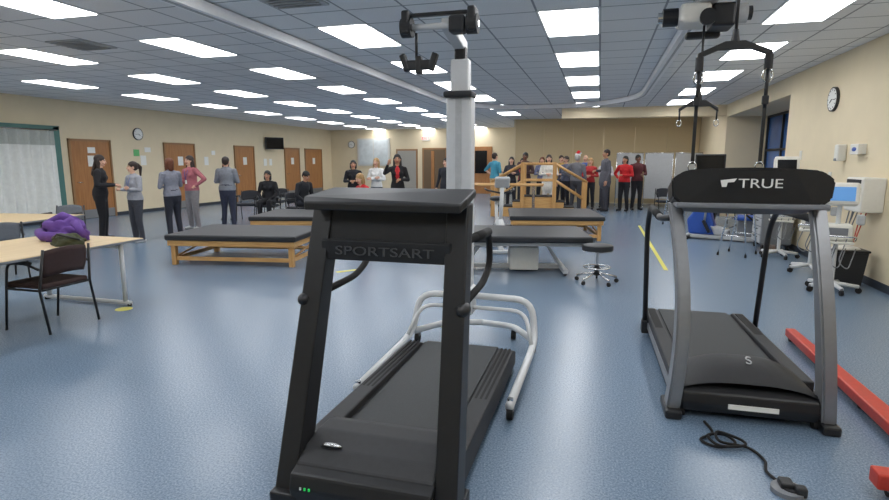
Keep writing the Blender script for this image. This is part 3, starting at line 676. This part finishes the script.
# ---------------------------------------------------------------- people
SKIN=[mat('skin_light',(222,176,150),.55,noise=.03),mat('skin_medium',(190,140,110),.55,noise=.03),mat('skin_deep',(110,74,54),.55,noise=.03)]
LIP=mat('lips',(168,92,86),.5); EYEW=mat('eye_white',(225,222,218),.4,noise=0); EYEP=mat('eye_iris',(40,28,22),.2,noise=0)
def cloth(c): return mat('fabric_%d_%d_%d'%c,c,.85,noise=.1,scale=25)
HB=mat('hair_dark_brown',(44,30,24),.55,noise=.25,scale=60); HK=mat('hair_black',(22,20,20),.5,noise=.25,scale=60); HL=mat('hair_blonde',(176,140,92),.55,noise=.2,scale=60); HG=mat('hair_grey',(176,172,168),.6,noise=.15,scale=60); HR=mat('hair_auburn',(104,58,36),.55,noise=.2,scale=60)
def remesh_mesh(prims,voxel,smooth,hem=None):
    bm=bmesh.new()
    def put(t,M):
        bmesh.ops.transform(t,matrix=M,verts=t.verts); me=bpy.data.meshes.new('q'); t.to_mesh(me); t.free(); bm.from_mesh(me); bpy.data.meshes.remove(me)
    for pr in prims:
        if pr[0]=='c':
            _,a,ra,b,rb,m,fl,M=pr; a=Vector(a);b=Vector(b)
            S=M@Matrix.Diagonal((1,fl,1,1))
            a2=Vector((a.x,a.y/fl,a.z)); b2=Vector((b.x,b.y/fl,b.z)); d=b2-a2; L=d.length
            for c,r in ((a2,ra),(b2,rb)):
                t=bmesh.new(); bmesh.ops.create_icosphere(t,subdivisions=2,radius=r*1.02); put(t,S@Matrix.Translation(c))
            if L>1e-4:
                t=bmesh.new(); bmesh.ops.create_cone(t,cap_ends=True,segments=18,radius1=ra,radius2=rb,depth=L)
                q=Vector((0,0,1)).rotation_difference(d.normalized()); put(t,S@Matrix.Translation((a2+b2)/2)@q.to_matrix().to_4x4())
        else:
            _,c,r,m,M=pr; t=bmesh.new(); bmesh.ops.create_icosphere(t,subdivisions=3,radius=1); put(t,M@Matrix.Translation(c)@Matrix.Diagonal((*r,1)))
    me=bpy.data.meshes.new('r'); bm.to_mesh(me); bm.free(); ob=bpy.data.objects.new('r',me); COL.objects.link(ob)
    md=ob.modifiers.new('r','REMESH'); md.mode='VOXEL'; md.voxel_size=voxel
    ms=ob.modifiers.new('s','SMOOTH'); ms.factor=.5; ms.iterations=smooth
    bpy.context.view_layer.update(); dg=bpy.context.evaluated_depsgraph_get()
    out=bpy.data.meshes.new_from_object(ob.evaluated_get(dg)); bpy.data.objects.remove(ob); bpy.data.meshes.remove(me)
    if hem:   # cut a clean garment edge around the hips
        HMx,hz,tpm,pam=hem; t=bmesh.new(); t.from_mesh(out)
        bmesh.ops.bisect_plane(t,geom=t.verts[:]+t.edges[:]+t.faces[:],dist=1e-5,plane_co=HMx@Vector((0,0,hz)),plane_no=(HMx.to_3x3()@Vector((0,0,1))))
        t.to_mesh(out); t.free()
    n=len(out.polygons); cen=np.empty(n*3); out.polygons.foreach_get('center',cen); cen=cen.reshape(-1,3)
    best=np.full(n,1e9); idx=np.zeros(n,int); ml=[]; pi=np.zeros(n,int)
    h=np.c_[cen,np.ones(n)]
    for ip,pr in enumerate(prims):
        M=np.array(pr[-1].inverted()); q=(h@M.T)[:,:3]
        if pr[0]=='c':
            _,a,ra,b,rb,m,fl,_M=pr; a=np.array(a,float);b=np.array(b,float); s=np.array([1,1/fl,1]); q2=q*s;a2=a*s;b2=b*s
            d=b2-a2; L=(d@d) or 1; u=np.clip(((q2-a2)@d)/L,0,1); dist=np.linalg.norm(q2-a2-u[:,None]*d,axis=1)-(ra+(rb-ra)*u)
        else:
            _,c,r,m,_M=pr; rr=np.array(r); k=np.linalg.norm((q-np.array(c))/rr,axis=1); dist=(k-1)*rr.min()
        if m not in ml: ml.append(m)
        w=dist<best; best[w]=dist[w]; idx[w]=ml.index(m); pi[w]=ip
    if hem:
        q=(h@np.array(HMx.inverted()).T)[:,:3]
        for k in range(n):
            torso = pi[k]<2 and abs(q[k,0])<.24
            leg = ml[idx[k]] is pam
            if torso and q[k,2]<hz: idx[k]=ml.index(pam)
            elif leg and q[k,2]>=hz and abs(q[k,2]-hz)<.12 and q[k,1]<.15: idx[k]=ml.index(tpm)
    return out,idx,ml

def person(loc,heading,h,top,pants,hair,style='long',arms=('down','down'),skin=0,fem=True,sleeve='long',seat=None,lean=0,turn=0,shoe=(35,35,38),coat=0,hat=False,nod=0,stride=0,inner=None,wide=1.0,badge=False,sway=0,name='person'):
    I=Matrix.Identity(4); S=h/1.7; sk=SKIN[skin]; tp=cloth(top); pa=cloth(pants); sh=cloth(shoe)
    dz=0
    if seat is not None: dz=(seat/S+.10)-.93
    U=Matrix.Translation((0,0,.93+dz))@Matrix.Rotation(sway,4,'Y')@Matrix.Rotation(-lean,4,'X')@Matrix.Translation((0,0,-.93))
    HM=U@Matrix.Translation((0,0,1.5))@Matrix.Rotation(-sway,4,'Y')@Matrix.Rotation(turn,4,'Z')@Matrix.Rotation(-nod,4,'X')@Matrix.Translation((0,0,-1.5))
    P=[]; c=lambda a,ra,b,rb,m,fl=1,M=I:P.append(('c',a,ra,b,rb,m,fl,M)); e=lambda p,r,m,M=I:P.append(('e',p,r,m,M))
    k=(1.0 if fem else 1.12)*wide; shx=(.17 if fem else .195)*(.5+.5*wide)
    c((0,0,1.30),.155*k,(0,0,1.12),.135*k,tp,.68,U); c((0,0,1.12),.135*k,(0,0,.97),.170*k,tp,.72,U)
    c((-shx+.04,-.01,1.385),.055,(shx-.04,-.01,1.385),.055,tp,1,U); c((0,-.01,1.43),.058,(-shx+.05,-.01,1.395),.05,tp,1,U); c((0,-.01,1.43),.058,(shx-.05,-.01,1.395),.05,tp,1,U)
    if inner: e((0,.075*k+.02,1.3),(.05,.045,.16),cloth(inner),U)
    if fem:
        for s in (-1,1): e((s*.065,.075,1.27),(.068,.055,.065),tp,U)
    c((0,-.005,1.43),.05,(0,.012,1.53),.047,sk,1,U)
    c((0,-.01,.94),.16*k+.005,(0,-.01,.9),.155*k,pa,.75,I if seat is None else U)
    for s in (-1,1):
        if seat is None:
            st=stride*s; hp=(s*.085,-.005,.90); kn=(s*.105,.02+st*.5,.49); an=(s*.12,-.02+st,.09)
        else:
            zz=.93+dz-.02; hp=(s*.09,0,zz); kn=(s*.12,.43,zz-.01); an=(s*.12,.42,.09)
        c(hp,.092*k+.004,kn,.070,pa); c(kn,.068,an,.056,pa)
        c((an[0],an[1],.07),.038,(an[0],an[1]-.03,.043),.042,sh); c((an[0],an[1]-.03,.04),.04,(an[0]+s*.02,an[1]+.15,.034),.034,sh)
    if coat:
        c((0,0,1.0),.17*k,(0,0,coat),.19*k,tp,.78,U)
    hands=[]
    AP={'down':((.245,-.02,1.12),(.27,.06,.88)),'crossed':((.25,.03,1.13),(-.04,.21,1.17)),'hold':((.25,.0,1.12),(.07,.25,1.13)),'phone':((.24,.05,1.12),(.09,.25,1.27)),
        'hip':((.36,-.08,1.17),(.2,.03,1.03)),'raise':((.30,.17,1.28),(.22,.32,1.47)),'chin':((.2,.14,1.15),(.06,.15,1.38)),'lap':((.24,.05,1.13),(.12,.27,1.0)),'reach':((.22,.2,1.17),(.16,.42,1.1)),'back':((.25,-.12,1.14),(.06,-.17,.98))}
    for s,nm in ((1,arms[0]),(-1,arms[1])):
        el,wr=AP[nm]; 
        dzz=.03 if (nm=='crossed' and s<0) else 0; dy=.03 if (nm=='crossed' and s<0) else 0
        ex=(.02 if not fem else 0)+.1*(wide-1)
        sp=(s*(shx),-.005,1.375); el=(s*(el[0]+ex),el[1],el[2]); wr=(s*(wr[0]+(ex if nm=='down' else 0)),wr[1]+dy,wr[2]-dzz)
        c(sp,.056*k+.003,el,.047,tp,1,U)
        if sleeve=='long': c(el,.046,wr,.035,tp,1,U)
        else: c(el,.038,wr,.026,sk,1,U)
        d=(Vector(wr)-Vector(el)).normalized()
        pe=Vector(wr)+d*.085; c(wr,.026,tuple(pe),.03,sk,1,U); hands.append((s,Vector(wr),d,nm))
    hm={'k':HK,'b':HB,'l':HL,'g':HG,'r':HR}[hair]
    bmes=[remesh_mesh(P,.015,3,None if (coat or seat is not None) else (U,.915,tp,pa))]
    P=[]
    e((0,0,1.615),(.074,.092,.094),sk,HM); e((0,.022,1.565),(.058,.066,.07),sk,HM); e((0,.068,1.522),(.024,.02,.018),sk,HM)
    c((0,.09,1.612),.010,(0,.108,1.578),.013,sk,1,HM); e((0,.088,1.546),(.026,.010,.009),LIP,HM)
    for s in (-1,1): e((s*.076,-.002,1.592),(.012,.022,.032),sk,HM); e((s*.032,.08,1.63),(.022,.012,.007),hm,HM); e((s*.034,.07,1.572),(.024,.02,.02),sk,HM)
    c((0,.005,1.50),.047,(0,.0,1.56),.047,sk,1,HM)
    if style!='bald':
        e((0,-.016,1.64),(.086,.1,.093),hm,HM)
    else: e((0,-.03,1.60),(.082,.078,.05),hm,HM)
    if style=='short': e((0,-.035,1.6),(.082,.078,.075),hm,HM)
    if style=='bob':
        for s in (-1,1): c((s*.068,-.02,1.62),.034,(s*.072,-.0,1.5),.03,hm,1,HM)
        c((0,-.06,1.6),.07,(0,-.06,1.5),.06,hm,.8,HM)
    if style=='long':
        for s in (-1,1): c((s*.068,-.02,1.62),.034,(s*.085,.01,1.38),.028,hm,1,HM)
        c((0,-.06,1.6),.072,(0,-.10,1.34),.062,hm,.6,HM); c((-.05,-.09,1.4),.05,(.05,-.09,1.36),.05,hm,.6,HM)
    if style=='pony':
        e((0,-.035,1.6),(.081,.078,.07),hm,HM); c((0,-.1,1.66),.032,(0,-.15,1.6),.03,hm,1,HM); c((0,-.15,1.6),.034,(0,-.14,1.42),.018,hm,1,HM)
    if style=='bun': e((0,-.09,1.71),(.045,.045,.04),hm,HM)
    if hat:
        rd=cloth((190,25,30)); wf2=cloth((235,235,235)); c((0,-.01,1.67),.088,(0,-.01,1.685),.086,wf2,1,HM); c((0,-.01,1.70),.08,(.03,-.04,1.80),.035,rd,1,HM); c((.03,-.04,1.80),.035,(.1,-.07,1.76),.018,rd,1,HM); e((.11,-.07,1.74),(.028,.028,.028),wf2,HM)
    bmes.append(remesh_mesh(P,.0085,2))
    o=B(name,loc,heading)
    SM=Matrix.Diagonal((S,S,S,1))
    for me,idx,ml in bmes:
        mp=[o.mi(m) for m in ml]; t=bmesh.new(); t.from_mesh(me); t.faces.ensure_lookup_table()
        for f,i in zip(t.faces,idx): f.material_index=mp[i]; f.smooth=True
        bmesh.ops.transform(t,matrix=SM,verts=t.verts)
        m2=bpy.data.meshes.new('z'); t.to_mesh(m2); t.free(); o.bm.from_mesh(m2); bpy.data.meshes.remove(m2); bpy.data.meshes.remove(me)
    def X(M,p): return SM@(M@Vector(p))
    for s in (-1,1):
        o.ell(X(HM,(s*.029,.0765,1.604)),.0105*S,EYEW,sub=2); o.ell(X(HM,(s*.029,.0835,1.604)),.0062*S,EYEP,sub=2)
    for s,w,d,nm in hands:
        side=d.cross(Vector((0,1,0) if abs(d.y)<.7 else (0,0,1))).normalized()   # across the palm
        if nm in('down',): side=Vector((0,1,0)); side=(side-d*side.dot(d)).normalized()
        n=d.cross(side).normalized()
        inw=Vector((-s,0,0)) if nm=='down' else Vector((0,-1,-.3))
        if n.dot(inw)<0: n=-n
        for fi in range(4):
            off=(fi-1.5)*.0165; L=(.036,.042,.039,.030)[fi]
            p0=w+d*.085+side*(-off)*1.0; cur=(.25,.6,.9) if nm=='down' else (.5,1.1,1.5)
            pts=[p0]
            for q in range(3):
                a=cur[q]; pts.append(pts[-1]+(d*math.cos(a)+n*math.sin(a))*L*(1,.75,.6)[q])
            o.tube([X(U,p) for p in pts],[.0095*S,.009*S,.0082*S,.0065*S],sk,7)
        th=w+d*.03+side*.026; o.tube([X(U,p) for p in (th-side*.01,th+side*.018+d*.025+n*.008,th+side*.018+d*.05+n*.018,th+side*.01+d*.07+n*.024)],[.012*S,.0108*S,.0098*S,.008*S],sk,7)
    if badge:
        for s in (-1,1): o.tube([X(U,p) for p in ((s*.055,.02,1.455),(s*.05,.1,1.38),(s*.03,.135,1.28),(0,.135,1.17))],.0045*S,BLUE,6)
        t=bmesh.new(); bmesh.ops.create_cube(t,size=1); o.add(t,PAPER,False,SM@U@Matrix.Translation((0,.137,1.12))@Matrix.Diagonal((.06,.006,.09,1)))
    ob=o.done(); return ob
D=math.radians
person((-9.72,8.9,0),D(-55),1.70,(34,34,38),(28,28,32),'b','long',('hold','hold'),0,nod=.1,wide=1.14,lean=.05)
person((-8.82,8.85,0),D(165),1.57,(158,160,168),(60,62,70),'b','pony',('crossed','crossed'),0,shoe=(210,210,210),wide=1.14,badge=True,turn=-.4)
person((-8.6,9.6,0),D(75),1.64,(132,134,146),(42,44,54),'r','bob',('phone','hold'),0,wide=1.14,sway=-.04)
person((-9.2,10.9,0),D(168),1.7,(176,104,112),(134,130,132),'b','long',('hold','hip'),0,shoe=(180,180,180),badge=True,wide=1.14,sway=.04)
person((-8.64,11.45,0),D(15),1.68,(132,136,144),(52,56,74),'b','short',('hold','hold'),0,wide=1.24)
person((-9.75,12.9,0),D(190),1.62,(150,42,48),(40,40,44),'b','bob',('hold','hold'),1)
person((-8.35,12.75,0),D(195),1.68,(30,30,34),(30,30,34),'k','bob',('lap','lap'),1,seat=.475,lean=.1,wide=1.1)
person((-7.2,12.4,0),D(255),1.72,(34,36,42),(40,42,50),'k','short',('lap','lap'),1,fem=False,seat=.475,lean=.25,nod=.2)
person((-6.5,14.0,0),D(200),1.6,(34,34,40),(50,50,58),'k','bob',('hold','hold'),1,wide=1.1)
person((-5.95,14.3,0),D(180),1.66,(228,228,226),(60,62,70),'l','long',('crossed','crossed'),0)
person((-4.95,11.35,0),D(150),1.64,(204,44,48),(50,50,58),'l','bob',('lap','lap'),0,seat=.5,lean=.3)
person((-4.75,12.75,0),D(200),1.74,(30,28,32),(30,30,34),'k','long',('raise','hold'),1,inner=(200,50,55))
person((-4.2,15.2,0),D(160),1.66,(40,42,50),(40,42,50),'b','short',('down','down'),0,fem=False)
person((-3.55,19.3,0),D(-40),1.86,(70,148,172),(188,162,122),'b','short',('hold','hip'),0,fem=False,sleeve='short')
person((-2.95,19.2,0),D(180),1.72,(56,56,64),(36,36,42),'k','long',('crossed','crossed'),0)
person((-2.4,18.6,0),D(165),1.86,(74,54,56),(40,40,46),'k','short',('chin','hold'),2,fem=False)
person((-1.6,18.4,0),D(185),1.78,(226,222,212),(222,216,206),'b','bob',('hold','hold'),0,coat=.75,wide=1.15)
person((-1.1,19.2,0),D(140),1.74,(96,100,120),(44,44,50),'b','short',('down','hold'),0,fem=False)
person((-.72,18.4,0),D(-15),1.80,(112,112,118),(60,60,66),'g','short',('down','hip'),0,hat=True,fem=False,sway=.05)
person((-.3,19.2,0),D(170),1.68,(186,56,58),(40,40,46),'l','long',('hold','hold'),0)
person((.18,18.5,0),D(110),1.94,(92,92,100),(66,66,74),'b','short',('hold','down'),1,fem=False,coat=.82,sway=-.03)
person((.78,18.7,0),D(150),1.74,(206,42,46),(34,34,38),'k','bob',('hip','hold'),1,wide=1.14)
person((1.2,19.2,0),D(200),1.78,(90,44,50),(36,36,40),'k','short',('down','hold'),2,fem=False)
person((-2.0,20.2,0),D(180),1.72,(120,124,150),(40,42,48),'r','long',('hold','down'),0)
person((-1.35,20.6,0),D(200),1.78,(184,150,76),(50,50,56),'b','short',('hold','hold'),0,fem=False)
person((-.5,20.7,0),D(160),1.80,(70,90,150),(40,40,46),'g','bald',('crossed','crossed'),0,fem=False)
person((.2,20.0,0),D(175),1.7,(210,210,214),(50,50,60),'b','long',('hold','hold'),0)
person((-2.75,20.6,0),D(190),1.68,(190,80,92),(40,40,46),'b','bob',('hold','hold'),0)

# ---------------------------------------------------------------- world, camera
w=bpy.data.worlds.new('world'); SC.world=w; w.use_nodes=True
w.node_tree.nodes['Background'].inputs[0].default_value=(.10,.16,.30,1); w.node_tree.nodes['Background'].inputs[1].default_value=.6
p=math.atan(89/550); ps=math.atan(155.5/557.1)
cam=bpy.data.cameras.new('camera'); co=bpy.data.objects.new('camera',cam); COL.objects.link(co)
cam.lens=22.27; cam.sensor_width=36; cam.clip_end=200; co.location=(0,0,1.6); co.rotation_euler=(math.pi/2-p,0,ps); SC.camera=co
